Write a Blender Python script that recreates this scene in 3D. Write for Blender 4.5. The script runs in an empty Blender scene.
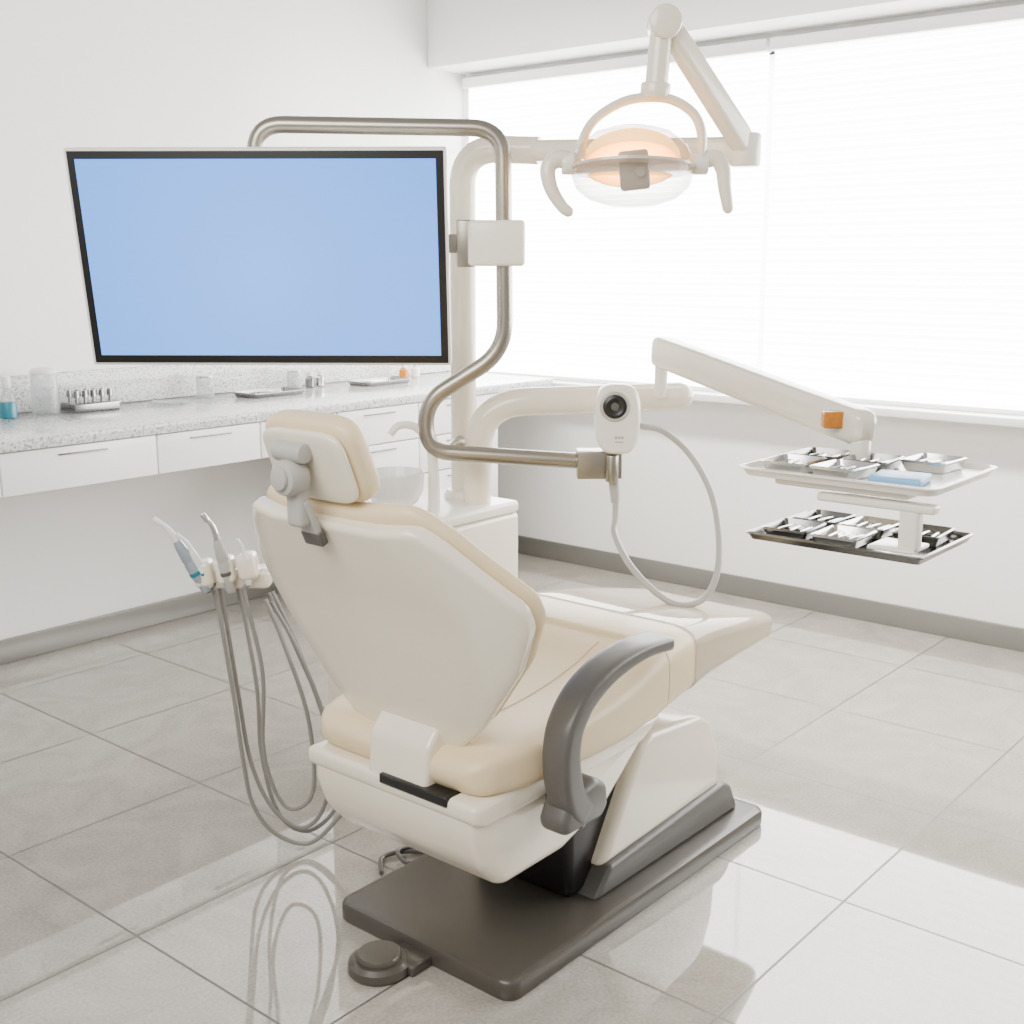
import bpy, bmesh, math, random
from mathutils import Vector, Matrix
random.seed(7)
COL = bpy.context.scene.collection
# ------------------------------------------------------------ materials
def nm(name):
    m = bpy.data.materials.new(name); m.use_nodes = True
    nt = m.node_tree; b = nt.nodes["Principled BSDF"]
    return m, nt, b
def mat(name, col, rough=.5, metal=0, coat=0, noise=0, nscale=8, bump=0, bscale=200, emit=None, estr=0, trans=0, alpha=1, spec=.5):
    m, nt, b = nm(name)
    b.inputs["Base Color"].default_value = (*col, 1)
    b.inputs["Roughness"].default_value = rough
    b.inputs["Metallic"].default_value = metal
    b.inputs["Coat Weight"].default_value = coat
    b.inputs["Coat Roughness"].default_value = .08
    b.inputs["Specular IOR Level"].default_value = spec
    b.inputs["Transmission Weight"].default_value = trans
    b.inputs["Alpha"].default_value = alpha
    if emit:
        b.inputs["Emission Color"].default_value = (*emit, 1); b.inputs["Emission Strength"].default_value = estr
    tc = nt.nodes.new("ShaderNodeTexCoord")
    if noise:
        n = nt.nodes.new("ShaderNodeTexNoise"); n.inputs["Scale"].default_value = nscale; n.inputs["Detail"].default_value = 3
        nt.links.new(tc.outputs["Object"], n.inputs["Vector"])
        mx = nt.nodes.new("ShaderNodeMix"); mx.data_type = 'RGBA'
        mx.inputs[6].default_value = (*[c * (1 - noise) for c in col], 1)
        mx.inputs[7].default_value = (*[min(1, c * (1 + noise)) for c in col], 1)
        nt.links.new(n.outputs["Fac"], mx.inputs[0]); nt.links.new(mx.outputs[2], b.inputs["Base Color"])
    if bump:
        n2 = nt.nodes.new("ShaderNodeTexNoise"); n2.inputs["Scale"].default_value = bscale
        nt.links.new(tc.outputs["Object"], n2.inputs["Vector"])
        bp = nt.nodes.new("ShaderNodeBump"); bp.inputs["Strength"].default_value = bump; bp.inputs["Distance"].default_value = .002
        nt.links.new(n2.outputs["Fac"], bp.inputs["Height"]); nt.links.new(bp.outputs["Normal"], b.inputs["Normal"])
    return m
M_WALL = mat("wall_paint", (.90, .893, .875), .6, noise=.01, bump=.05, bscale=90)
M_SHELL = mat("ivory_plastic", (.78, .71, .575), .2, coat=.5, noise=.015)
M_WHITE = mat("white_plastic", (.84, .80, .715), .28, coat=.3, noise=.01)
M_LEATHER = mat("cream_leather", (.72, .58, .36), .40, noise=.03, nscale=4, bump=.15, bscale=260)
M_GREY = mat("grey_plastic", (.085, .08, .073), .38, noise=.03)
M_DARK = mat("taupe_metal", (.070, .063, .052), .33, metal=.2, noise=.05, bump=.05)
M_BLACK = mat("black_plastic", (.006, .006, .006), .35, noise=.05)
M_METAL = mat("brushed_nickel", (.32, .295, .25), .3, metal=1, noise=.06, nscale=3)
M_STEEL = mat("stainless_steel", (.66, .66, .65), .17, metal=1, noise=.05)
M_DSTEEL = mat("dark_steel", (.24, .24, .235), .2, metal=1, noise=.08)
M_LAM = mat("white_laminate", (.88, .878, .86), .22, coat=.3, noise=.005)
M_HOSE = mat("grey_hose", (.20, .19, .17), .45, noise=.03)
M_LGREY = mat("light_grey_plastic", (.40, .385, .355), .35, noise=.02)
M_BLGREY = mat("blue_grey_metal", (.36, .41, .48), .28, metal=.5, noise=.04)
M_BASE = mat("grey_skirting", (.225, .218, .20), .28, metal=.4, noise=.02)
M_SILV = mat("silver_trim", (.78, .77, .73), .3, noise=.01)
M_ORANGE = mat("amber_plastic", (.50, .17, .012), .2, noise=.35, nscale=90)
M_BLUE = mat("blue_pouch", (.18, .42, .72), .4, noise=.05)
M_TEAL = mat("teal_plastic", (.01, .16, .22), .3, noise=.05)
M_BULB = mat("lamp_bulb", (1, .9, .7), .3, emit=(1, .62, .25), estr=9, noise=.01)
M_GLOW, nt, b = nm("lamp_reflector")
b.inputs["Base Color"].default_value = (.9, .6, .3, 1); b.inputs["Roughness"].default_value = .3
tc = nt.nodes.new("ShaderNodeTexCoord"); mpn = nt.nodes.new("ShaderNodeMapping"); mpn.inputs["Scale"].default_value = (7, 7, 7)
g = nt.nodes.new("ShaderNodeTexGradient"); g.gradient_type = 'SPHERICAL'
r = nt.nodes.new("ShaderNodeMapRange"); r.inputs[1].default_value = .05; r.inputs[2].default_value = .55; r.inputs[3].default_value = .9; r.inputs[4].default_value = 6.5
nt.links.new(tc.outputs["Object"], mpn.inputs[0]); nt.links.new(mpn.outputs[0], g.inputs[0]); nt.links.new(g.outputs["Fac"], r.inputs[0])
b.inputs["Emission Color"].default_value = (1, .50, .12, 1); nt.links.new(r.outputs[0], b.inputs["Emission Strength"])
def clear(name, tint, fac):
    m, nt, b = nm(name)
    b.inputs["Base Color"].default_value = (*tint, 1); b.inputs["Roughness"].default_value = .06
    t = nt.nodes.new("ShaderNodeBsdfTransparent"); t.inputs[0].default_value = (1, 1, 1, 1)
    lw = nt.nodes.new("ShaderNodeLayerWeight"); lw.inputs[0].default_value = .35
    mp = nt.nodes.new("ShaderNodeMapRange"); mp.inputs[3].default_value = fac; mp.inputs[4].default_value = min(1, fac + .5)
    nt.links.new(lw.outputs["Facing"], mp.inputs[0])
    mx = nt.nodes.new("ShaderNodeMixShader"); nt.links.new(mp.outputs[0], mx.inputs[0])
    nt.links.new(t.outputs[0], mx.inputs[1]); nt.links.new(b.outputs[0], mx.inputs[2])
    nt.links.new(mx.outputs[0], nt.nodes["Material Output"].inputs[0])
    return m
M_GLASS = clear("clear_glass", (.5, .55, .55), .15)
M_SHIELD = clear("clear_shield", (.50, .33, .18), .16)
M_RIM = mat("clear_rim", (.55, .50, .43), .15, coat=.5, noise=.02)
M_COVER = clear("plastic_film", (.50, .43, .34), .30)
M_BOWL = clear("frosted_bowl", (.80, .80, .77), .55)
# screen
M_SCREEN, nt, b = nm("screen_blue")
b.inputs["Base Color"].default_value = (.02, .02, .02, 1); b.inputs["Roughness"].default_value = .25
tc = nt.nodes.new("ShaderNodeTexCoord"); g = nt.nodes.new("ShaderNodeTexGradient"); g.gradient_type = 'SPHERICAL'
mpn = nt.nodes.new("ShaderNodeMapping"); mpn.inputs["Location"].default_value = (-.0, 0, .05); mpn.inputs["Scale"].default_value = (1.1, 1.1, 1.1)
nt.links.new(tc.outputs["Object"], mpn.inputs[0]); nt.links.new(mpn.outputs[0], g.inputs[0])
mx = nt.nodes.new("ShaderNodeMix"); mx.data_type = 'RGBA'
mx.inputs[6].default_value = (.14, .48, 1.6, 1); mx.inputs[7].default_value = (.28, .78, 2.0, 1)
nt.links.new(g.outputs["Fac"], mx.inputs[0]); nt.links.new(mx.outputs[2], b.inputs["Emission Color"]); b.inputs["Emission Strength"].default_value = 1.25
# terrazzo
M_STONE, nt, b = nm("speckled_stone")
tc = nt.nodes.new("ShaderNodeTexCoord"); v = nt.nodes.new("ShaderNodeTexVoronoi"); v.inputs["Scale"].default_value = 150
n = nt.nodes.new("ShaderNodeTexNoise"); n.inputs["Scale"].default_value = 105; n.inputs["Detail"].default_value = 4
nt.links.new(tc.outputs["Object"], v.inputs["Vector"]); nt.links.new(tc.outputs["Object"], n.inputs["Vector"])
r = nt.nodes.new("ShaderNodeValToRGB"); r.color_ramp.elements[0].position = .38; r.color_ramp.elements[0].color = (.16, .152, .14, 1)
r.color_ramp.elements[1].position = .50; r.color_ramp.elements[1].color = (.58, .565, .53, 1)
nt.links.new(n.outputs["Fac"], r.inputs[0])
mx = nt.nodes.new("ShaderNodeMix"); mx.data_type = 'RGBA'; mx.inputs[0].default_value = .22
nt.links.new(r.outputs[0], mx.inputs[6]); nt.links.new(v.outputs["Color"], mx.inputs[7])
hs = nt.nodes.new("ShaderNodeHueSaturation"); hs.inputs["Saturation"].default_value = .15; hs.inputs["Value"].default_value = 1.05
nt.links.new(mx.outputs[2], hs.inputs["Color"]); nt.links.new(hs.outputs[0], b.inputs["Base Color"]); b.inputs["Roughness"].default_value = .12
# floor tiles
M_FLOOR, nt, b = nm("polished_floor_tile")
tc = nt.nodes.new("ShaderNodeTexCoord"); mp = nt.nodes.new("ShaderNodeMapping")
nt.links.new(tc.outputs["Object"], mp.inputs[0])
br = nt.nodes.new("ShaderNodeTexBrick"); br.offset = 0; br.squash = 1
br.inputs["Scale"].default_value = 1; br.inputs["Mortar Size"].default_value = .0032; br.inputs["Mortar Smooth"].default_value = .1
br.inputs["Brick Width"].default_value = .59; br.inputs["Row Height"].default_value = .585
br.inputs["Color1"].default_value = (.305, .282, .245, 1); br.inputs["Color2"].default_value = (.345, .32, .28, 1); br.inputs["Mortar"].default_value = (.085, .077, .063, 1)
nt.links.new(mp.outputs[0], br.inputs["Vector"])
n = nt.nodes.new("ShaderNodeTexNoise"); n.inputs["Scale"].default_value = 3.0; n.inputs["Detail"].default_value = 10; n.inputs["Distortion"].default_value = 2.4; n.inputs["Roughness"].default_value = .62
nt.links.new(mp.outputs[0], n.inputs["Vector"])
n3 = nt.nodes.new("ShaderNodeTexNoise"); n3.inputs["Scale"].default_value = 120; n3.inputs["Detail"].default_value = 2
nt.links.new(mp.outputs[0], n3.inputs["Vector"])
ad = nt.nodes.new("ShaderNodeMath"); ad.operation = 'ADD'; nt.links.new(n.outputs["Fac"], ad.inputs[0]); nt.links.new(n3.outputs["Fac"], ad.inputs[1])
r = nt.nodes.new("ShaderNodeMapRange"); r.inputs[1].default_value = .7; r.inputs[2].default_value = 1.3; r.inputs[3].default_value = .80; r.inputs[4].default_value = 1.18
nt.links.new(ad.outputs[0], r.inputs[0])
vm = nt.nodes.new("ShaderNodeVectorMath"); vm.operation = 'SCALE'
nt.links.new(br.outputs["Color"], vm.inputs[0]); nt.links.new(r.outputs[0], vm.inputs["Scale"]); nt.links.new(vm.outputs[0], b.inputs["Base Color"])
r2 = nt.nodes.new("ShaderNodeMapRange"); r2.inputs[3].default_value = .03; r2.inputs[4].default_value = .5
nt.links.new(br.outputs["Fac"], r2.inputs[0]); nt.links.new(r2.outputs[0], b.inputs["Roughness"])
b.inputs["IOR"].default_value = 1.85
bp = nt.nodes.new("ShaderNodeBump"); bp.inputs["Strength"].default_value = .25; bp.inputs["Distance"].default_value = .002; bp.invert = True
nt.links.new(br.outputs["Fac"], bp.inputs["Height"]); nt.links.new(bp.outputs["Normal"], b.inputs["Normal"])
# blind
M_BLIND, nt, b = nm("backlit_blind")
tc = nt.nodes.new("ShaderNodeTexCoord"); w = nt.nodes.new("ShaderNodeTexWave"); w.bands_direction = 'Z'; w.inputs["Scale"].default_value = 6.3
nt.links.new(tc.outputs["Object"], w.inputs["Vector"])
r = nt.nodes.new("ShaderNodeMapRange"); r.inputs[3].default_value = 10.8; r.inputs[4].default_value = 12.2
nt.links.new(w.outputs["Fac"], r.inputs[0])
b.inputs["Base Color"].default_value = (.85, .86, .88, 1); b.inputs["Emission Color"].default_value = (1, .99, .975, 1)
nt.links.new(r.outputs[0], b.inputs["Emission Strength"])
# ------------------------------------------------------------ geometry
def xf(geo, M):
    return ([M @ Vector(v) for v in geo[0]], geo[1])
def frm(loc, rz=0, rx=0, ry=0):
    return Matrix.Translation(Vector(loc)) @ Matrix.Rotation(math.radians(rz), 4, 'Z') @ Matrix.Rotation(math.radians(rx), 4, 'X') @ Matrix.Rotation(math.radians(ry), 4, 'Y')
def from_bm(bm):
    bm.verts.ensure_lookup_table(); bm.verts.index_update()
    g = ([v.co.copy() for v in bm.verts], [[v.index for v in f.verts] for f in bm.faces]); bm.free(); return g
def box(c, s, bev=.004, seg=3, M=None):
    bm = bmesh.new(); bmesh.ops.create_cube(bm, size=1)
    for v in bm.verts: v.co = Vector((v.co.x * s[0], v.co.y * s[1], v.co.z * s[2]))
    bev = min(bev, min(s) * .48)
    if bev > 0: bmesh.ops.bevel(bm, geom=bm.edges[:], offset=bev, segments=seg, profile=.5, affect='EDGES')
    g = from_bm(bm); g = ([v + Vector(c) for v in g[0]], g[1])
    return xf(g, M) if M else g
def bx(x0, x1, y0, y1, z0, z1, bev=.004, seg=3):
    return box(((x0 + x1) / 2, (y0 + y1) / 2, (z0 + z1) / 2), (abs(x1 - x0), abs(y1 - y0), abs(z1 - z0)), bev, seg)
def prism(prof, y0, y1, bev=.01, seg=3, M=None):
    bm = bmesh.new()
    a = [bm.verts.new((p[0], y0, p[1])) for p in prof]; c = [bm.verts.new((p[0], y1, p[1])) for p in prof]
    n = len(prof)
    bm.faces.new(a); bm.faces.new(c[::-1])
    for i in range(n): bm.faces.new((a[i], c[i], c[(i + 1) % n], a[(i + 1) % n]))
    bmesh.ops.recalc_face_normals(bm, faces=bm.faces[:])
    if bev > 0: bmesh.ops.bevel(bm, geom=bm.edges[:], offset=bev, segments=seg, profile=.5, affect='EDGES', clamp_overlap=True)
    g = from_bm(bm); return xf(g, M) if M else g
def loft(rings, cap=True):
    V = []; Fc = []; n = len(rings[0])
    for r_ in rings: V += [Vector(p) for p in r_]
    for i in range(len(rings) - 1):
        for j in range(n):
            k = (j + 1) % n
            Fc.append((i * n + j, i * n + k, (i + 1) * n + k, (i + 1) * n + j))
    if cap:
        Fc.append(tuple(range(n))[::-1]); m = (len(rings) - 1) * n; Fc.append(tuple(range(m, m + n)))
    return (V, Fc)
def lathe(prof, M=None, n=32):
    rings = [[(r_ * math.cos(2 * math.pi * k / n), r_ * math.sin(2 * math.pi * k / n), z) for k in range(n)] for r_, z in prof]
    g = loft(rings, True); return xf(g, M) if M else g
def cyl(p0, p1, r_, r1=None, n=24, bev=.0):
    p0 = Vector(p0); p1 = Vector(p1); d = p1 - p0; L = d.length
    Q = Matrix.Translation(p0) @ d.to_track_quat('Z', 'Y').to_matrix().to_4x4()
    r1 = r_ if r1 is None else r1
    if bev: prof = [(r_ - bev, 0), (r_ - bev * .3, bev * .3), (r_, bev), (r1, L - bev), (r1 - bev * .3, L - bev * .3), (r1 - bev, L)]
    else: prof = [(r_, 0), (r1, L)]
    return lathe(prof, Q, n)
def cat(pts, sub=8):
    P = [Vector(p) for p in pts]; out = []
    P = [P[0] * 2 - P[1]] + P + [P[-1] * 2 - P[-2]]
    for i in range(1, len(P) - 2):
        for k in range(sub):
            t = k / sub; a, b_, c, d = P[i - 1], P[i], P[i + 1], P[i + 2]
            out.append(.5 * ((2 * b_) + (-a + c) * t + (2 * a - 5 * b_ + 4 * c - d) * t * t + (-a + 3 * b_ - 3 * c + d) * t ** 3))
    out.append(P[-2]); return out
def roundpoly(pts, rad, seg=8):
    P = [Vector(p) for p in pts]; out = [P[0]]
    for i in range(1, len(P) - 1):
        a = (P[i - 1] - P[i]); c = (P[i + 1] - P[i]); r_ = min(rad, a.length * .48, c.length * .48)
        s = P[i] + a.normalized() * r_; e = P[i] + c.normalized() * r_
        for k in range(seg + 1):
            t = k / seg; out.append(s * (1 - t) ** 2 + P[i] * 2 * t * (1 - t) + e * t * t)
    out.append(P[-1]); return out
def pw(v, e): return math.copysign(abs(v) ** e, v)
def sweep(pts, rad, n=16, ref=None, rb=None, round_end=False, e=1.0):
    P = [Vector(p) for p in pts]; m = len(P); rings = []
    fr = rad if callable(rad) else (lambda t: rad)
    fb = (rb if callable(rb) else (lambda t: rb)) if rb is not None else fr
    L = [0]
    for i in range(1, m): L.append(L[-1] + (P[i] - P[i - 1]).length)
    T = [(P[min(i + 1, m - 1)] - P[max(i - 1, 0)]).normalized() for i in range(m)]
    up = Vector(ref) if ref else (Vector((0, 0, 1)) if abs(T[0].z) < .9 else Vector((1, 0, 0)))
    u = (up - T[0] * up.dot(T[0])).normalized()
    for i in range(m):
        base = Vector(ref) if ref else u
        u = (base - T[i] * base.dot(T[i])).normalized(); w_ = T[i].cross(u)
        t = L[i] / L[-1]; ra = fr(t); rbb = fb(t)
        rings.append([P[i] + u * ra * pw(math.cos(2 * math.pi * (k + .5) / n), e) + w_ * rbb * pw(math.sin(2 * math.pi * (k + .5) / n), e) for k in range(n)])
    if round_end:
        def capr(i, sgn):
            res = []; c = P[i]; rr = min(fr(L[i] / L[-1]), fb(L[i] / L[-1]))
            for a in (30, 60, 82):
                k = math.cos(math.radians(a)); o = T[i] * sgn * rr * math.sin(math.radians(a))
                res.append([c + (v_ - c) * k + o for v_ in rings[i if i >= 0 else m - 1]])
            return res
        s = capr(0, -1)[::-1]; e_ = capr(m - 1, 1); rings = s + rings + e_
    return loft(rings)
def sm(tab, x):
    n = len(tab)
    if x <= tab[0][0]: return tab[0][1]
    if x >= tab[-1][0]: return tab[-1][1]
    for i in range(n - 1):
        if tab[i][0] <= x <= tab[i + 1][0]:
            x0, y0 = tab[i]; x1, y1 = tab[i + 1]; h = x1 - x0; t = (x - x0) / h
            def sl(j):
                if j == 0: return (tab[1][1] - tab[0][1]) / (tab[1][0] - tab[0][0])
                if j == n - 1: return (tab[-1][1] - tab[-2][1]) / (tab[-1][0] - tab[-2][0])
                return (tab[j + 1][1] - tab[j - 1][1]) / (tab[j + 1][0] - tab[j - 1][0])
            m0 = sl(i) * h; m1 = sl(i + 1) * h
            return (2 * t ** 3 - 3 * t * t + 1) * y0 + (t ** 3 - 2 * t * t + t) * m0 + (-2 * t ** 3 + 3 * t * t) * y1 + (t ** 3 - t * t) * m1
def lin(tab, x, w=.018):
    def f(q):
        if q <= tab[0][0]: return tab[0][1] + (q - tab[0][0]) * (tab[1][1] - tab[0][1]) / (tab[1][0] - tab[0][0])
        for (x0, y0), (x1, y1) in zip(tab, tab[1:]):
            if q <= x1: return y0 + (y1 - y0) * (q - x0) / (x1 - x0)
        (x0, y0), (x1, y1) = tab[-2], tab[-1]; return y1 + (q - x1) * (y1 - y0) / (x1 - x0)
    return sum(f(x + w * k) for k in (-1, -.5, 0, .5, 1)) / 5
# ------------------------------------------------------------ objects
def thing(name, loc, label, cat_, group=None):
    o = bpy.data.objects.new(name, None); o.empty_display_size = .05; o.location = loc
    o["label"] = label; o["category"] = cat_
    if group: o["group"] = group
    COL.objects.link(o); return o
def wloc(o):
    v = Vector((0, 0, 0))
    while o: v += o.location; o = o.parent
    return v
def part(name, geos, m, parent=None, label=None, ang=35, flat=False, cat_=None, group=None, kind=None):
    if isinstance(geos, tuple): geos = [geos]
    V = []; Fc = []
    for g in geos:
        o_ = len(V); V += list(g[0]); Fc += [[i + o_ for i in f] for f in g[1]]
    lo = Vector([min(v[i] for v in V) for i in range(3)]); hi = Vector([max(v[i] for v in V) for i in range(3)])
    c = (lo + hi) / 2
    if parent is None and kind is None: c.z = lo.z
    me = bpy.data.meshes.new(name); me.from_pydata([Vector(v) - c for v in V], [], Fc); me.update()
    bm = bmesh.new(); bm.from_mesh(me); bmesh.ops.recalc_face_normals(bm, faces=bm.faces[:]); bm.to_mesh(me); bm.free()
    me.materials.append(m)
    if not flat:
        me.polygons.foreach_set("use_smooth", [True] * len(me.polygons)); me.set_sharp_from_angle(angle=math.radians(ang))
    o = bpy.data.objects.new(name, me); COL.objects.link(o)
    o.location = c
    if parent: o.parent = parent; o.location = c - wloc(parent)
    if label: o["label"] = label
    if cat_: o["category"] = cat_
    if group: o["group"] = group
    if kind: o["kind"] = kind
    return o
# ------------------------------------------------------------ camera
p = math.radians(11.63); a = math.radians(40)
F = Vector((math.cos(a) * math.cos(p), math.sin(a) * math.cos(p), -math.sin(p))); R = Vector((math.sin(a), -math.cos(a), 0)); U = R.cross(F)
cd = bpy.data.cameras.new("camera"); cd.sensor_width = 36; cd.lens = 36 * 1200 / 1024
cam = bpy.data.objects.new("camera", cd)
cam.matrix_world = Matrix(((R.x, U.x, -F.x, 0), (R.y, U.y, -F.y, 0), (R.z, U.z, -F.z, 1.5), (0, 0, 0, 1)))
COL.objects.link(cam); bpy.context.scene.camera = cam
# ------------------------------------------------------------ room
S = "structure"
WX = 4.79; LY = 4.33
part("floor", bx(-2, WX + .1, -2.5, LY + .1, -.1, 0, 0), M_FLOOR, kind=S, flat=True)
fc = Vector(((-2 + WX + .1) / 2, (-2.5 + LY + .1) / 2))
M_FLOOR.node_tree.nodes["Mapping"].inputs["Location"].default_value = (fc.x - 1.355 + 5.9, fc.y - 2.255 + 5.85, 0)
part("wall_left", bx(-.6, WX + .1, LY, LY + .1, 0, 3.0, 0), M_WALL, kind=S, flat=True)
part("wall_right", [bx(WX, WX + .12, -2.5, LY, 0, .90, 0), bx(WX, WX + .12, -2.5, LY, 2.42, 3.0, 0), bx(WX, WX + .12, 4.30, LY, .90, 2.42, 0)], M_WALL, kind=S, flat=True)
part("trim_1", bx(4.51, WX - .001, -2.5, LY - .001, 2.45, 2.999, .004), M_WALL, kind=S)
part("trim_2", bx(4.66, WX + .1, -2.5, LY - .002, .90, .935, .006), M_LAM, kind=S)
part("baseboard_left", bx(-.6, WX - .02, LY - .015, LY, 0, .095, .003), M_BASE, kind=S)
part("baseboard_right", bx(WX - .015, WX, -2.5, LY - .016, 0, .095, .003), M_BASE, kind=S)
for i, (y0, y1) in enumerate([(2.585, 4.30), (.75, 2.575), (-2.4, .74)]):
    fr = [bx(WX + .03, WX + .09, y0, y0 + .05, .935, 2.42, .003), bx(WX + .03, WX + .09, y1 - .05, y1, .935, 2.42, .003),
          bx(WX + .03, WX + .09, y0, y1, .935, .985, .003), bx(WX + .03, WX + .09, y0, y1, 2.37, 2.42, .003)]
    w_ = part("window_%d" % (i + 1), fr, M_LAM, kind=S)
    bl = thing("window_blind", (WX - .02, (y0 + y1) / 2, .94), "closed white horizontal blind glowing with daylight", "blind", "blinds over the windows")
    V = []; Fc = []; z = .95; ya, yb = y0 + .008, y1 - .008
    while z < 2.36:
        i0 = len(V)
        V += [Vector((WX - .015, ya, z)), Vector((WX - .015, yb, z)), Vector((WX - .020, yb, z + .026)), Vector((WX - .020, ya, z + .026))]
        Fc.append((i0, i0 + 1, i0 + 2, i0 + 3)); z += .025
    part("slats", (V, Fc), M_BLIND, bl, flat=True)
    part("headrail", bx(WX - .06, WX - .002, y0 + .002, y1 - .002, 2.375, 2.425, .005), M_LAM, bl)
    part("bottom_rail", bx(WX - .035, WX - .005, y0 + .006, y1 - .006, .937, .955, .004), M_LAM, bl)
# ------------------------------------------------------------ counter
CY = 3.65; CZ = .955; CB = .917
part("countertop", [bx(-.5, 4.655, CY - .012, LY - .002, CB + .001, CZ, .004)], M_STONE, cat_="countertop", label="speckled grey and white stone worktop along the wall")
part("backsplash", [bx(-.5, 4.655, LY - .022, LY - .001, CZ + .001, 1.095, .003)], M_STONE, cat_="backsplash", label="low speckled stone upstand behind the worktop")
def drawer_unit(x0, x1, rows, lab, zb=None, back=LY - .017):
    zb = rows[-1][0] if zb is None else zb
    t = thing("drawer_unit", ((x0 + x1) / 2, CY + .3, zb), lab, "drawer unit", "white drawer units under the worktop")
    part("body", bx(x0 + .001, x1 - .001, CY + .023, back, zb, CB, .002), M_LAM, t)
    for (z0, z1) in rows:
        d = part("drawer", bx(x0 + .003, x1 - .003, CY, CY + .021, z0 + .003, z1 - .003, .002), M_LAM, t)
        xm = (x0 + x1) / 2
        part("handle", bx(xm - .09, xm + .09, CY - .008, CY - .001, z1 - .030, z1 - .025, .001), M_DSTEEL, d, "slim steel handle")
ROW1 = [(.772, CB)]
for x0, x1 in [(1.28, 1.83), (1.83, 2.405), (2.405, 2.86), (2.86, 3.25)]:
    drawer_unit(x0, x1, ROW1, "shallow white wall-hung drawer with slim handle")
drawer_unit(3.25, 3.72, [(.76, CB), (.60, .76)], "white wall-hung unit with two stacked drawers", None, 4.08)
drawer_unit(3.72, 4.25, [(.76, CB), (.60, .76), (.34, .60), (.06, .34)], "white floor-standing unit with stacked drawers", 0, 4.2)
def jar(loc, r_, h, lab, lid=M_STEEL, name="glass_jar"):
    t = thing(name, loc, lab, "jar"); Mx = frm(loc)
    part("glass_body", lathe([(r_ * .9, 0), (r_, .006), (r_, h * .8), (r_ * .92, h * .86), (r_ * .88, h * .86), (r_ * .93, h * .79), (r_ * .93, .01), (.001, .008)], Mx), M_GLASS, t)
    part("lid", lathe([(r_ * .95, h * .861), (r_, h * .87), (r_, h * .93), (r_ * .8, h * .97), (r_ * .2, h), (.001, h)], Mx), lid, t)
    return t
jar((2.30, 4.20, CZ), .048, .175, "clear glass canister with lid on the worktop", M_SILV)
jar((3.02, 4.21, CZ), .036, .10, "small clear glass jar on the worktop", M_STEEL)
jar((3.50, 4.21, CZ), .032, .09, "small glass jar with metal lid near the wall", M_STEEL)
t = thing("bottle", (2.15, 4.19, CZ), "clear bottle with teal liquid and slim neck", "bottle"); Mx = frm((2.15, 4.19, CZ))
part("bottle_body", lathe([(.026, 0), (.03, .004), (.03, .05), (.026, .06), (.001, .06)], Mx), M_TEAL, t)
part("bottle_neck", lathe([(.026, .061), (.022, .08), (.012, .10), (.012, .11), (.001, .11)], Mx), M_GLASS, t)
part("cap", lathe([(.015, .111), (.016, .113), (.015, .15), (.001, .152)], Mx), M_SILV, t)
t = thing("bur_block", (2.48, 4.19, CZ), "steel bur block filled with upright dental burs", "bur block")
part("block", bx(2.38, 2.57, 4.13, 4.24, CZ, CZ + .035, .006), M_DSTEEL, t)
for i in range(5):
    for j in range(2):
        x = 2.405 + i * .035; y = 4.16 + j * .05
        part("bur", [cyl((x, y, CZ + .035), (x, y, CZ + .055), .006, n=10), cyl((x, y, CZ + .055), (x, y, CZ + .08), .012, .010, n=10)], M_DSTEEL, t)
part("dish", lathe([(.05, 0), (.065, .004), (.07, .012), (.066, .012), (.06, .007), (.001, .006)], frm((2.80, 4.14, CZ))), M_GLASS, cat_="dish", label="small shallow clear glass dish on the worktop")
def instrument(M):
    pts = [(-.075, 0, .006), (-.065, 0, .003), (-.055, 0, .004), (.055, 0, .004), (.065, 0, .003), (.072, .006, .006)]
    g = sweep(cat(pts, 4), lambda t: .0008 + .0036 * min(1, max(0, min(t, 1 - t) * 7 - .4)), n=8)
    return xf(g, M)
INST = []
def add_inst(loc, rz, sc=1, lab="slim steel dental hand instrument lying in tray", group="hand instruments"):
    Mx = frm(loc, rz) @ Matrix.Scale(sc, 4)
    if not INST:
        o = part("dental_instrument", instrument(Matrix.Identity(4)), M_STEEL, cat_="dental instrument", label=lab, group=group)
        o.location = (0, 0, 0); INST.append(o); o.matrix_world = Mx; return o
    o = INST[0].copy(); o.matrix_world = Mx; COL.objects.link(o); return o
def rrect(sx_, sy_, z, rad, n=5, cx=0, cy=0):
    pts = []
    for qx, qy, a0 in ((1, 1, 0), (-1, 1, 90), (-1, -1, 180), (1, -1, 270)):
        for k in range(n + 1):
            an = math.radians(a0 + 90 * k / n)
            pts.append((cx + qx * (sx_ / 2 - rad) + rad * math.cos(an), cy + qy * (sy_ / 2 - rad) + rad * math.sin(an), z))
    return pts
def tray_geo(c, sx, sy, h, t_, M=None, lip=.006, rad=.015, wall=.004):
    rr = lambda a_, b_, z: rrect(a_, b_, z, rad)
    g = loft([rr(sx - .02, sy - .02, 0), rr(sx - .012, sy - .012, .001), rr(sx, sy, h * .8), rr(sx + lip, sy + lip, h * .85), rr(sx + lip, sy + lip, h), rr(sx - wall, sy - wall, h + .0015), rr(sx - wall - .014, sy - wall - .014, t_), ])
    return xf(g, Matrix.Translation(Vector(c)) @ (M or Matrix.Identity(4)))
for cx in (3.27, 3.92):
    part("instrument_tray", tray_geo((cx, 4.10, CZ), .28, .15, .018, .003), M_DSTEEL, cat_="tray", label="dark steel tray of instruments on the worktop", group="trays on the worktop")
    for k in range(4): add_inst((cx + random.uniform(-.02, .02), 4.055 + k * .028, CZ + .006), random.uniform(-14, 14))
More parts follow.
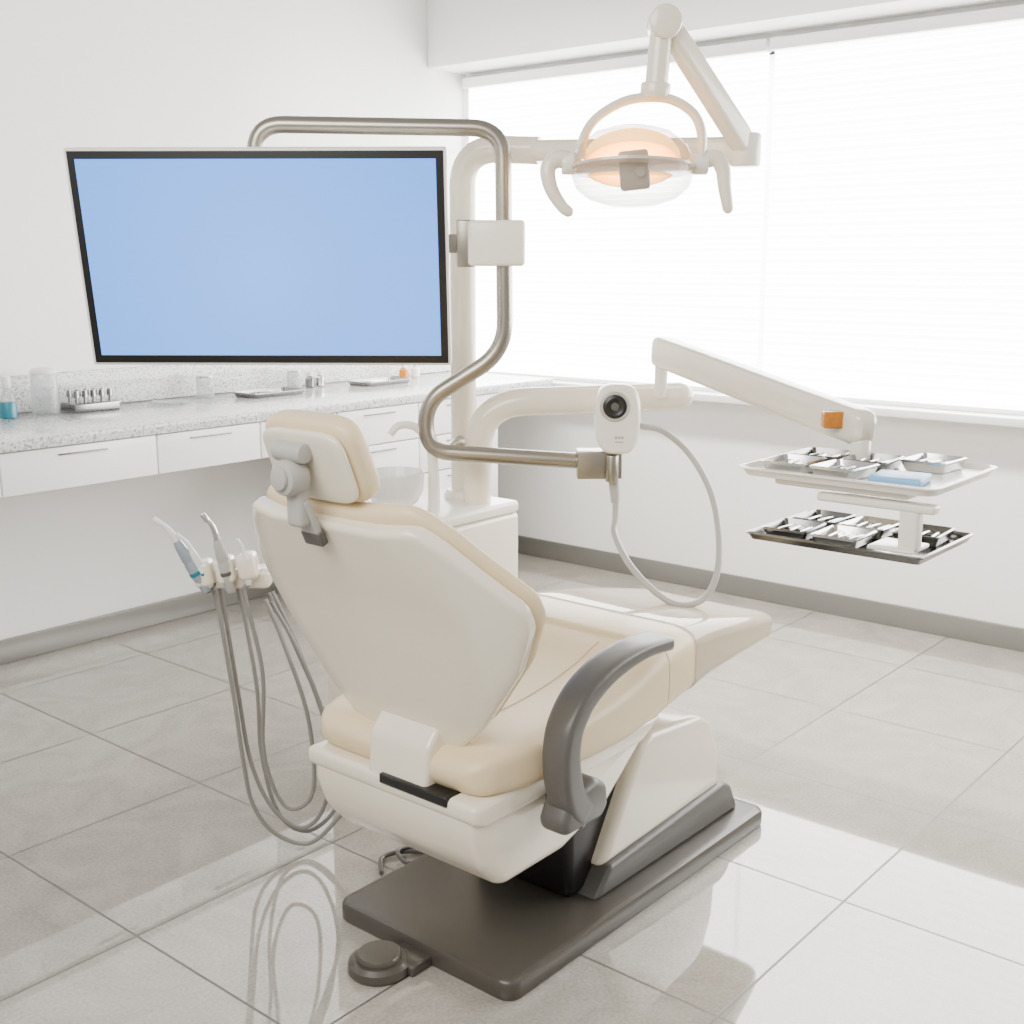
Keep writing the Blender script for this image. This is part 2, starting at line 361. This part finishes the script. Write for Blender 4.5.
for x, mm in ((3.60, M_DSTEEL), (3.66, M_STEEL), (4.2, M_ORANGE), (4.28, M_SILV)):
    t = thing("small_bottle", (x, 4.22, CZ), "small amber bottle with pale cap" if mm is M_ORANGE else "small metal bottle with pale cap", "bottle"); Mx = frm((x, 4.22, CZ))
    part("bottle_body", lathe([(.02, 0), (.023, .004), (.023, .04), (.01, .05), (.001, .05)], Mx), mm, t)
    part("cap", lathe([(.012, .051), (.013, .053), (.012, .07), (.001, .071)], Mx), M_WHITE, t)
# ------------------------------------------------------------ dental chair
CYc = 1.69
ch = thing("dental_chair", (2.2, CYc, 0), "cream leather dental chair with ivory shell and grey armrest", "dental chair")
RP = lambda ins, z: rrect(1.09 - ins, .535 - ins, z, .035, 8, 2.245, 1.6975)
part("base_plate", loft([RP(.006, 0), RP(0, .006), RP(0, .036), RP(.006, .044), RP(.024, .047)]), M_DARK, ch, "dark taupe metal floor plate", 50)
part("lift_mechanism", [bx(2.04, 2.30, 1.54, 1.84, .046, .34, .02), bx(1.98, 2.1, 1.6, 1.78, .24, .34, .02)], M_BLACK, ch, "black lift mechanism under the seat")
part("pedestal_boot", prism([(2.08, .046), (2.74, .046), (2.70, .125), (2.66, .145), (2.14, .115)], 1.49, 1.89, .012, 4), M_GREY, ch, "dark grey rubber boot")
part("pedestal", prism([(2.12, .105), (2.22, .27), (2.28, .365), (2.33, .385), (2.56, .360), (2.61, .335), (2.655, .24), (2.665, .13)], 1.505, 1.875, .022, 5), M_SHELL, ch)
part("seat_housing", [prism([(1.612, .468), (1.608, .40), (1.635, .325), (1.70, .258), (1.90, .262), (2.06, .312), (2.20, .42), (2.25, .468)], 1.445, 1.925, .035, 6),
                      prism([(1.602, .470), (1.602, .432), (1.64, .416), (2.18, .426), (2.27, .470)], 1.436, 1.934, .013, 4)], M_SHELL, ch)
part("housing_slot", bx(1.597, 1.66, 1.51, 1.70, .452, .474, .004), M_BLACK, ch)
zt = [(1.62, .555), (1.75, .572), (1.95, .585), (2.10, .612), (2.22, .65), (2.32, .662), (2.45, .652), (2.65, .618), (2.90, .565)]
zb = [(1.62, .465), (1.75, .455), (1.95, .455), (2.10, .455), (2.22, .468), (2.32, .485), (2.45, .502), (2.65, .505), (2.90, .495)]
hwt = [(1.62, .235), (1.75, .27), (1.95, .285), (2.15, .285), (2.32, .28), (2.45, .268), (2.65, .245), (2.90, .205)]
def cushion_x(x0, x1, er0, er1, grow=0, dip=.015, n=64, rows=56):
    rings = []
    for i in range(rows + 1):
        t = i / rows; t = .5 - .5 * math.cos(math.pi * t); x = x0 + (x1 - x0) * t
        hw = sm(hwt, x) + grow; zt_ = sm(zt, x) + grow; zb_ = sm(zb, x) - grow; hf = (zt_ - zb_) / 2; mid = (zt_ + zb_) / 2
        for dd, er in ((x - x0, er0), (x1 - x, er1)):
            if dd < er:
                k = 1 - math.sqrt(max(0, 1 - (1 - dd / er) ** 2)); hw -= er * k; hf -= min(er, hf * .98) * k
        rg = []
        for j in range(n):
            th = 2 * math.pi * (j + .5) / n; c = pw(math.cos(th), .28); s = pw(math.sin(th), .45)
            z = mid + hf * s
            if s > 0: z -= dip * (1 - c * c) * s * min(1, hf / .04)
            rg.append((x, CYc + hw * c, z))
        rings.append(rg)
    return loft(rings)
part("seat_cushion", cushion_x(1.62, 2.238, .045, .004), M_LEATHER, ch)
lr = part("leg_rest", cushion_x(2.237, 2.885, .004, .04, dip=.006), M_LEATHER, ch)
part("protective_cover", cushion_x(2.36, 2.893, .004, .04, grow=.003, dip=.006), M_COVER, lr, "glossy clear plastic film over the foot end")
M_SEAM = mat("seam_thread", (.45, .34, .20), .6, noise=.05)
seam = [sweep([(x, CYc + s * .11, sm(zt, x) - .015 * (1 - (.11 / sm(hwt, x)) ** 2) + .0005) for x in [1.72 + .03 * k for k in range(17)]], .002, n=6) for s in (-1, 1)]
part("seat_seam", seam, M_SEAM, ch, "stitched seam")
# backrest
def backpt(s, y, nrm):
    base = Vector((1.68, CYc, .54)); t_ = Vector((-.417, 0, .909)); n_ = Vector((.909, 0, .417))
    return base + t_ * s + n_ * nrm + Vector((0, y, 0))
hb = [(0, .145), (.06, .215), (.20, .325), (.30, .372), (.35, .370), (.50, .262), (.545, .215), (.60, .165)]
def back_loft(s0, s1, n0, th, er, grow, wrap, rows=64, n=72, e1=.4, e2=.6):
    rings = []
    for i in range(rows + 1):
        t = .5 - .5 * math.cos(math.pi * i / rows); s = s0 + (s1 - s0) * t
        hw = lin(hb, s, .012) + grow; hf = th / 2
        for dd in (s - s0, s1 - s):
            if dd < er: k = 1 - math.sqrt(max(0, 1 - (1 - dd / er) ** 2)); hw -= er * k; hf -= min(er, hf * .97) * k
        rg = []
        for j in range(n):
            an = 2 * math.pi * (j + .5) / n; c = pw(math.cos(an), e1); sn = pw(math.sin(an), e2)
            y = hw * c
            rg.append(backpt(s, y, n0 + hf * sn + wrap * (abs(y) / .37) ** 2))
        rings.append(rg)
    return loft(rings)
bs = part("backrest_shell", back_loft(0, .54, .0, .040, .014, 0, .085, e1=.16, e2=.35), M_SHELL, ch)
part("backrest_cushion", back_loft(0.01, .562, .038, .046, .023, .000, .085, e1=.35), M_LEATHER, bs, "padded cream leather back cushion")
part("backrest_bracket", prism([(1.675, .60), (1.645, .585), (1.616, .55), (1.608, .48), (1.602, .445), (1.66, .445), (1.72, .55)], 1.575, 1.745, .012, 5), M_SHELL, ch)
# headrest
HM = frm((1.462, CYc + .004, 1.148), 0, 0, -22)
def pillow(sx, sy, sz, e=.45, n=40, rows=24):
    rings = []
    for i in range(1, rows):
        ph = -math.pi / 2 + math.pi * i / rows; cz = abs(math.cos(ph)) ** e; z = pw(math.sin(ph), e)
        rings.append([(sx / 2 * cz * pw(math.cos(2 * math.pi * (j + .5) / n), e + .1), sy / 2 * cz * pw(math.sin(2 * math.pi * (j + .5) / n), e), sz / 2 * z) for j in range(n)])
    return loft(rings)
hr = part("headrest", xf(pillow(.056, .252, .172), HM @ Matrix.Translation((.006, 0, .002))), M_LEATHER, ch, "padded cream headrest")
part("headrest_shell", xf(pillow(.020, .222, .145, .4), HM @ Matrix.Translation((-.026, 0, 0))), M_SHELL, hr)
part("headrest_joint", [cyl((1.402, 1.662, 1.166), (1.402, 1.742, 1.166), .019, bev=.005), cyl((1.372, 1.70, 1.120), (1.42, 1.70, 1.120), .034, bev=.01),
                        cyl((1.364, 1.70, 1.120), (1.376, 1.70, 1.120), .022, bev=.004), box((1.412, 1.70, 1.070), (.030, .042, .09), .010)], M_LGREY, hr, "light grey tilting joint")
part("neck_bar", [box((0, 0, 0), (.014, .046, .10), .004, M=frm((1.432, 1.697, 1.03), 0, 0, -24))], M_LGREY, hr, "grey sliding bar")
part("neck_cap", [box((0, 0, 0), (.018, .052, .030), .004, M=frm((1.446, 1.697, 1.0), 0, 0, -24))], M_GREY, hr, "dark grey bar bracket")
# armrest
ap = cat([(1.845, 1.375, .40), (1.81, 1.372, .44), (1.79, 1.37, .50), (1.787, 1.37, .555), (1.803, 1.37, .605), (1.85, 1.37, .652), (1.93, 1.37, .685), (2.03, 1.37, .700), (2.13, 1.37, .696)], 8)
part("armrest", [sweep(ap, lambda t: .031 + .010 * t, n=32, ref=(0, 1, 0), rb=lambda t: .035 - .019 * min(1, t * 1.15), round_end=True, e=.45),
                 prism([(1.762, .40), (1.775, .372), (1.90, .372), (1.922, .395), (1.918, .442), (1.88, .468), (1.79, .45)], 1.345, 1.415, .016, 4), cyl((1.86, 1.40, .41), (1.86, 1.46, .41), .03, bev=.004)], M_GREY, ch, "curved grey plastic armrest")
fp = part("foot_pedal", [lathe([(.066, 0), (.07, .006), (.068, .022), (.058, .03), (.05, .03), (.05, .036), (.046, .042), (.001, .044)], frm((1.62, 1.735, 0))),
                    prism([(1.64, 0), (1.74, 0), (1.74, .022), (1.66, .028), (1.64, .024)], 1.655, 1.745, .006)], M_DARK, ch, "round dark foot pedal")
part("floor_cable", sweep(cat([(1.90, 2.02, .012), (1.96, 2.08, .009), (2.02, 2.06, .01), (2.06, 2.0, .009), (2.02, 1.99, .012), (1.97, 2.0, .018), (2.0, 2.06, .022), (2.08, 2.03, .012), (2.10, 1.92, .06)], 8), .006, n=10), M_GREY, ch, "coiled dark cable on the floor")
# ------------------------------------------------------------ cuspidor unit
cu = thing("cuspidor_unit", (2.5, 2.42, 0), "ivory cuspidor cabinet with basin standing beside the chair", "cuspidor unit")
part("cabinet_body", [bx(2.25, 2.712, 2.245, 2.61, 0, .775, .014, 4)], M_SHELL, cu)
part("cabinet_top", [bx(2.25, 2.712, 2.245, 2.61, .776, .812, .012, 4), lathe([(.06, .80), (.06, .82), (.05, .835), (.001, .836)], frm((2.648, 2.412, 0)))], M_WHITE, cu)
part("basin", lathe([(.03, 0), (.04, .015), (.066, .035), (.08, .065), (.084, .115), (.08, .12), (.076, .11), (.055, .045), (.001, .035)], frm((2.335, 2.39, .813))), M_BOWL, cu, "round glassy white spittoon basin")
part("water_spout", sweep(cat([(2.43, 2.33, .81), (2.43, 2.33, .93), (2.42, 2.335, 1.01), (2.39, 2.36, 1.055), (2.35, 2.385, 1.06), (2.33, 2.40, 1.035)], 8), lambda t: .018 - .008 * t, n=12), M_WHITE, cu, "slender curved white spout")
# ------------------------------------------------------------ operating light
ol = thing("operating_light", (2.648, 2.412, .836), "white dental operating light on jointed arm, warm glow", "dental lamp")
part("post", sweep(roundpoly([(2.648, 2.412, .832), (2.648, 2.408, 1.828), (2.742, 2.20, 1.815)], .17, 12), .038, n=24), M_SHELL, ol)
part("horizontal_arm", [sweep([(2.727, 2.235, 1.816), (2.748, 1.58, 1.785)], .029, n=20)], M_SHELL, ol)
part("elbow", [cyl((2.75, 1.55, 1.74), (2.75, 1.55, 1.82), .038, bev=.006), box((0, 0, 0), (.13, .06, .06), .012, M=frm((2.73, 1.60, 1.776), -62))], M_WHITE, ol)
def arm_box(p0, p1, w0, h0, w1, h1, e=.45, n=24):
    p0 = Vector(p0); p1 = Vector(p1); T = (p1 - p0).normalized(); side = T.cross(Vector((0, 0, 1))).normalized(); up = side.cross(T)
    L = (p1 - p0).length; rings = []
    for d, k in [(0, .5), (.008, .8), (.02, .95), (.04, 1)] + [(L * q, 1) for q in (.25, .5, .75)] + [(L - .04, 1), (L - .02, .95), (L - .008, .8), (L, .5)]:
        t = d / L; w_ = (w0 + (w1 - w0) * t) / 2 * k; h_ = (h0 + (h1 - h0) * t) / 2 * k; c = p0 + T * d
        rings.append([c + side * w_ * pw(math.cos(2 * math.pi * (j + .5) / n), e) + up * h_ * pw(math.sin(2 * math.pi * (j + .5) / n), e) for j in range(n)])
    return loft(rings)
part("spring_arm", [arm_box((2.455, 1.59, 2.028), (2.745, 1.545, 1.785), .045, .052, .048, .060)], M_SHELL, ol)
L0 = frm((2.402, 1.649, 1.72), -50)
part("lamp_stem", [xf(sweep(roundpoly([(.05, 0, .17), (.058, 0, .28), (.064, 0, .325)], .03), .026, n=20), L0), xf(cyl((.066, -.038, .318), (.066, .038, .318), .037, bev=.006), L0),
                   xf(cyl((.048, 0, .155), (.05, 0, .19), .034, bev=.005), L0)], M_SHELL, ol)
yk = cat([(-.118, 0, .02), (-.118, 0, .06), (-.09, 0, .108), (-.03, 0, .146), (.03, 0, .158), (.09, 0, .152), (.14, 0, .12), (.160, 0, .07), (.158, 0, .01)], 6)
part("yoke", xf(sweep(yk, .024, n=16, ref=(0, 1, 0), rb=.011), L0), M_SHELL, ol)
E1 = Matrix.Diagonal((1.03, .85, 1, 1)); LT = L0 @ Matrix.Rotation(math.radians(-8), 4, 'X'); LR = L0 @ Matrix.Translation((0, .01, .0)) @ Matrix.Rotation(math.radians(-30), 4, 'X')
hd = part("lamp_head", xf(lathe([(.1395, -.004), (.143, -.003), (.143, .003), (.1395, .004), (.138, .003), (.138, -.003)], E1), LT), M_RIM, ol, "slim lamp housing rim")
for x0_, x1_ in ((-.165, -.135), (.135, .175)):
    part("side_pivot", xf(cyl((x0_, 0, .012), (x1_, 0, .012), .026, bev=.004), L0), M_WHITE, hd)
part("reflector", xf(lathe([(.112, .012), (.110, .03), (.100, .05), (.08, .064), (.045, .074), (.001, .077), (.001, .070), (.045, .067), (.076, .057), (.094, .045), (.104, .028), (.106, .012)], E1), LR), M_GLOW, hd, "warm glowing amber reflector")
part("clear_shield", xf(lathe([(.001, .096), (.05, .092), (.09, .079), (.125, .048), (.139, .012), (.139, -.012), (.128, -.045), (.10, -.068), (.06, -.081), (.001, -.086)], E1), LT), M_SHIELD, hd, "clear plastic shield")
part("sensor_block", [box((0, 0, 0), (.068, .03, .088), .008, M=L0 @ frm((-.002, -.062, -.008), 0, 8, -6)), xf(cyl((.01, -.084, -.012), (.01, -.074, -.012), .012, n=16), L0), xf(cyl((0, -.055, 0), (0, .03, .02), .012, n=12), L0)], M_LGREY, hd, "grey sensor block")
for sx_ in (-.055, .055):
    part("bulb", [xf(lathe([(.001, -.014), (.010, -.008), (.013, 0), (.010, .01), (.001, .016)], frm((sx_, .01, .015))), L0)], M_BULB, hd)
for pts in ([(-.14, 0, .015), (-.175, -.005, .02), (-.197, -.01, .0), (-.19, -.015, -.045), (-.165, -.02, -.085), (-.15, -.02, -.098)], [(.15, 0, .015), (.19, -.005, .022), (.208, -.01, .0), (.214, -.015, -.045), (.220, -.02, -.08), (.222, -.02, -.09)]):
    part("handle", xf(sweep(cat(pts, 6), lambda t: .022 - .009 * t, n=14, round_end=True), L0), M_SHELL, ol, "curved lamp handle")
# ------------------------------------------------------------ assistant arm with trays
ta = thing("tray_arm", (2.612, 2.325, .81), "thick ivory swivel arm holding two instrument trays", "tray arm")
part("support_pipe", sweep(roundpoly([(2.608, 2.322, .812), (2.612, 2.320, 1.105), (2.995, 1.875, 1.125)], .24, 16), .041, n=24, round_end=True), M_SHELL, ta)
part("pivot", cyl((2.925, 1.895, 1.13), (2.895, 1.875, 1.235), .018, bev=.003), M_WHITE, ta)
part("long_arm", arm_box((2.92, 1.905, 1.262), (2.385, 1.03, 1.162), .06, .088, .06, .076), M_SHELL, ta)
part("wrist", [cyl((2.395, 1.05, 1.06), (2.395, 1.05, 1.14), .022, bev=.004)], M_WHITE, ta)
part("orange_tag", box((0, 0, 0), (.044, .03, .036), .004, M=frm((2.385, 1.11, 1.178), -50)), M_ORANGE, ta, "amber plastic block")
part("tray_bracket", [box((2.3, 1.0, 1.070), (.22, .28, .016), .006), box((2.215, .93, 1.047), (.035, .24, .018), .006), box((2.215, .86, 1.004), (.03, .04, .085), .008)], M_WHITE, ta)
part("upper_tray", tray_geo((2.335, 1.005, 1.077), .345, .41, .018, .010, lip=.012, rad=.03, wall=.004), M_WHITE, ta, "white plastic tray top")
part("lower_tray_hanger", [box((2.235, .89, .962), (.09, .09, .008), .003)], M_WHITE, ta)
part("lower_tray", tray_geo((2.325, 1.01, .94), .28, .37, .016, .004, rad=.008), M_DSTEEL, ta, "polished steel lower tray")
k = 0
CS = [(2.235, 1.12, 3), (2.36, 1.115, 5), (2.235, 1.01, -4), (2.36, 1.005, 4), (2.43, .905, -3)]
for (zz, cells) in ((1.0875, CS), (.9445, [(2.262, 1.125, 4), (2.262, 1.015, 2), (2.388, 1.12, -2), (2.388, 1.01, -2), (2.388, .90, 3)])):
    for (x, y, rz) in cells:
        mm = M_DSTEEL if k % 2 else M_STEEL
        part("instrument_cassette", tray_geo((x, y, zz), .114, .094, .022, .003, Matrix.Rotation(math.radians(rz), 4, 'Z'), .004, rad=.010), mm, cat_="instrument cassette", label="small steel cassette holding dental instruments", group="instrument cassettes on the trays")
        for q in range(3):
            add_inst((x, y - .024 + q * .024, zz + .012), rz + random.uniform(-7, 7), .62)
        k += 1
part("sterile_pouch", box((0, 0, 0), (.095, .10, .016), .005, M=frm((2.235, .895, 1.0955), 8)), M_BLUE, cat_="pouch", label="pale blue sterile pouch on the white tray")
# ------------------------------------------------------------ monitor stand, monitor
ma = thing("monitor_stand", (2.6, 2.37, .98), "bent brushed metal tube frame carrying monitor and camera", "monitor stand")
tp = [(2.125, 2.680, 1.70), (2.122, 2.683, 1.869), (2.551, 2.172, 1.858), (2.554, 2.168, 1.265), (2.410, 2.340, 1.125), (2.412, 2.337, .985), (2.715, 1.975, .955)]
part("tube_frame", sweep(roundpoly(tp, .085, 10), .0225, n=24), M_METAL, ma)
RZ = -50
part("clamp", box((0, 0, 0), (.155, .085, .122), .012, 4, M=frm((2.540, 2.186, 1.558), RZ)), M_WHITE, ma, "white clamp block")
part("clamp_collar", [box((0, 0, 0), (.05, .06, .125), .004, M=frm((2.486, 2.250, 1.557), RZ)), box((0, 0, 0), (.42, .03, .05), .004, M=frm((2.36, 2.40, 1.557), RZ))], M_METAL, ma)
part("post_bracket", cyl((2.45, 2.29, .985), (2.612, 2.395, .985), .018), M_METAL, ma)
part("end_block", [box((0, 0, 0), (.125, .075, .078), .004, M=frm((2.712, 1.957, .953), RZ)), xf(cyl((.0, -.04, -.03), (0, -.04, .045), .018, bev=.003), frm((2.725, 1.925, .94), RZ))], M_METAL, ma)
MM = frm((2.063, 2.591, 1.512), -51.2, 11.4)
mo = thing("monitor", (2.10, 2.62, 1.23), "wide flat monitor with black bezel and plain blue screen", "monitor")
W, H = .984, .574
part("case", box((0, .014, 0), (W, .028, H), .005, M=MM), M_SILV, mo)
part("bezel", box((0, .0025, 0), (W - .014, .008, H - .014), .002, M=MM), M_BLACK, mo)
part("screen", box((0, -.0018, .001), (W - .054, .002, H - .056), 0, M=MM), M_SCREEN, mo, "lit plain blue display", flat=True)
part("mount_plate", [box((0, .04, 0), (.2, .03, .16), .006, M=MM), box((.1, .06, 0.02), (.1, .05, .05), .006, M=MM)], M_GREY, mo)
# ------------------------------------------------------------ camera device
DM = frm((2.717, 1.900, 1.084), RZ)
dc = thing("intraoral_camera", (2.717, 1.90, .99), "white handheld dental camera with black lens and cable", "dental camera")
def capsule(w_, h_, d_, e=.75, n=40):
    rings = []
    for y, k in ((-d_ / 2, .86), (-d_ / 2 + .004, .94), (-d_ / 2 + .012, 1), (0, 1.02), (d_ / 2 - .012, 1), (d_ / 2 - .003, .92), (d_ / 2, .8)):
        rg = []
        for j in range(n):
            an = 2 * math.pi * j / n; x = w_ / 2 * k * pw(math.cos(an), e); z = h_ / 2 * pw(math.sin(an), e) * (1 - (1 - k) * w_ / h_)
            x *= 1 - .08 * (-z / h_) * 2 if z < 0 else 1
            rg.append((x, y, z))
        rings.append(rg)
    return loft(rings)
part("camera_body", xf(capsule(.124, .192, .075, .62), DM), M_WHITE, dc)
part("lens_ring", xf(lathe([(.040, 0), (.042, .003), (.040, .008), (.036, .010), (.033, .008), (.033, .002)], frm((-.01, -.034, .037), 0, 90)), DM), M_LGREY, dc)
part("lens", [xf(lathe([(.033, .0), (.032, .007), (.024, .010), (.014, .006), (.001, .007)], frm((-.01, -.034, .037), 0, 90)), DM)], M_BLACK, dc, "black round lens")
part("lens_glass", [xf(lathe([(.012, .007), (.010, .0095), (.001, .0105)], frm((-.01, -.034, .037), 0, 90)), DM)], M_GREY, dc)
part("marking", [box((-.006 + q * .009, -.0385, -.048), (.006, .002, .007), .0005, M=DM) for q in range(3)] + [box((.003, -.0385, -.06), (.024, .002, .003), .0005, M=DM)], M_LGREY, dc, "small grey printed symbols")
part("strain_relief", cyl((2.727, 1.915, .915), (2.722, 1.905, .845), .017, .012, bev=.002), M_LGREY, dc)
part("cable", sweep(cat([(2.724, 1.905, .86), (2.710, 1.895, .80), (2.674, 1.871, .766), (2.606, 1.772, .709), (2.595, 1.682, .652), (2.609, 1.614, .626), (2.680, 1.581, .637), (2.729, 1.574, .704), (2.787, 1.610, .798), (2.826, 1.663, .896), (2.840, 1.738, .984), (2.80, 1.80, 1.048), (2.755, 1.850, 1.065)], 8), .009, n=12), M_LGREY, dc, "looping light grey cable")
# ------------------------------------------------------------ handpiece holder
HO = (1.757, 2.387, .767); HF = frm(HO, RZ)
hh = thing("handpiece_holder", HO, "ivory holder arm carrying dental handpieces beside the chair", "handpiece holder")
part("holder_bar", [box((.01, .02, -.03), (.18, .055, .05), .014, M=HF), cyl((1.80, 2.40, .735), (2.245, 2.42, .70), .022)], M_SHELL, hh)
for x in (-.06, -.005, .05):
    part("holder_fork", box((x, -.012, .0), (.048, .06, .066), .014, 4, M=HF @ frm((0, 0, 0), 0, 0, -10)), M_SHELL, hh)
def handpiece(x, tilt, sc=1.0, hm=M_LGREY, tipm=M_SILV):
    B = HF @ frm((x, -.03, -.01), 0, 8, tilt) @ Matrix.Scale(sc, 4)
    o = B @ Vector((0, 0, 0))
    t = thing("dental_handpiece", o, "slim silver dental handpiece with trailing hose in holder", "dental handpiece", "handpieces in the holder")
    part("handle", xf(lathe([(.010, -.05), (.013, -.045), (.0165, 0), (.0165, .03), (.0145, .036), (.0145, .04), (.0155, .045), (.0125, .085), (.009, .098), (.001, .10)], Matrix.Identity(4), 20), B), hm, t)
    part("tip", [xf(sweep(cat([(0, 0, .097), (0, 0, .12), (-.004, 0, .14), (-.014, 0, .158)], 6), lambda q: .009 - .0035 * q, n=14, round_end=True), B), xf(cyl((-.010, 0, .150), (-.020, 0, .172), .0075, n=14, bev=.002), B)], tipm, t)
    part("grip_ring", [xf(lathe([(.0175, .0), (.0178, .002), (.0178, .008), (.0175, .01)], Matrix.Identity(4), 20), B)], M_TEAL if tipm is M_SILV else M_GREY, t)
    return t, B
def hz(s, z, y=0): return HF @ Vector((s, y, z - HO[2]))
specs = [(-.072, -26, 1.0, [(-.04, .70), (-.025, .60), (-.005, .43), (.012, .25), (.03, .14), (.08, .06), (.17, .028), (.25, .10), (.285, .16), (.24, .27), (.21, .42), (.15, .58), (.10, .68)], 0, M_BLGREY),
         (-.055, -22, .7, [(-.03, .70), (.0, .45), (.025, .25), (.075, .12), (.15, .062), (.21, .12), (.235, .28), (.17, .52), (.10, .70)], .02, M_SILV),
         (-.0, -10, .95, [(.01, .70), (.045, .45), (.05, .26), (.09, .09), (.17, .045), (.25, .14), (.23, .32), (.14, .57), (.085, .69)], .04, M_LGREY),
         (.05, -4, .55, [(.04, .70), (.075, .50), (.07, .28), (.12, .14), (.19, .18), (.185, .38), (.13, .58), (.09, .69)], -.02, M_SILV)]
for x, tl, sc, hp, yo, hm in specs:
    t, B = handpiece(x, tl, sc, hm, M_STEEL if hm is M_LGREY else M_SILV)
    st = B @ Vector((0, 0, -.05))
    pts = [st] + [hz(s, z, yo) for s, z in hp]
    part("hose", sweep(cat(pts, 8), .0055, n=10), M_HOSE, t, "long hanging grey hose")
# ------------------------------------------------------------ light
wd = bpy.data.worlds.new("world"); bpy.context.scene.world = wd; wd.use_nodes = True
wd.node_tree.nodes["Background"].inputs[0].default_value = (1, .975, .935, 1); wd.node_tree.nodes["Background"].inputs[1].default_value = .78
def area(name, loc, tgt, sx, sy, pw_, col=(1, 1, 1), spread=180):
    l = bpy.data.lights.new(name, 'AREA'); l.shape = 'RECTANGLE'; l.size = sx; l.size_y = sy; l.energy = pw_; l.color = col; l.spread = math.radians(spread)
    o = bpy.data.objects.new(name, l); o.location = loc; d = Vector(tgt) - Vector(loc); o.rotation_euler = d.to_track_quat('-Z', 'Y').to_euler(); COL.objects.link(o)
area("added_fill_light", (-.6, 1.2, 2.9), (4.79, 2.0, .4), 2.4, 1.6, 130, (1, .97, .92))  # unseen fill lamp added on the camera side to lighten the window wall
area("added_wall_fill", (3.35, 1.6, 2.9), (4.79, 1.6, .35), 4.6, .25, 90, (1, .96, .90), 100)  # added out-of-frame strip, brightens the wall below the window; no real fixture
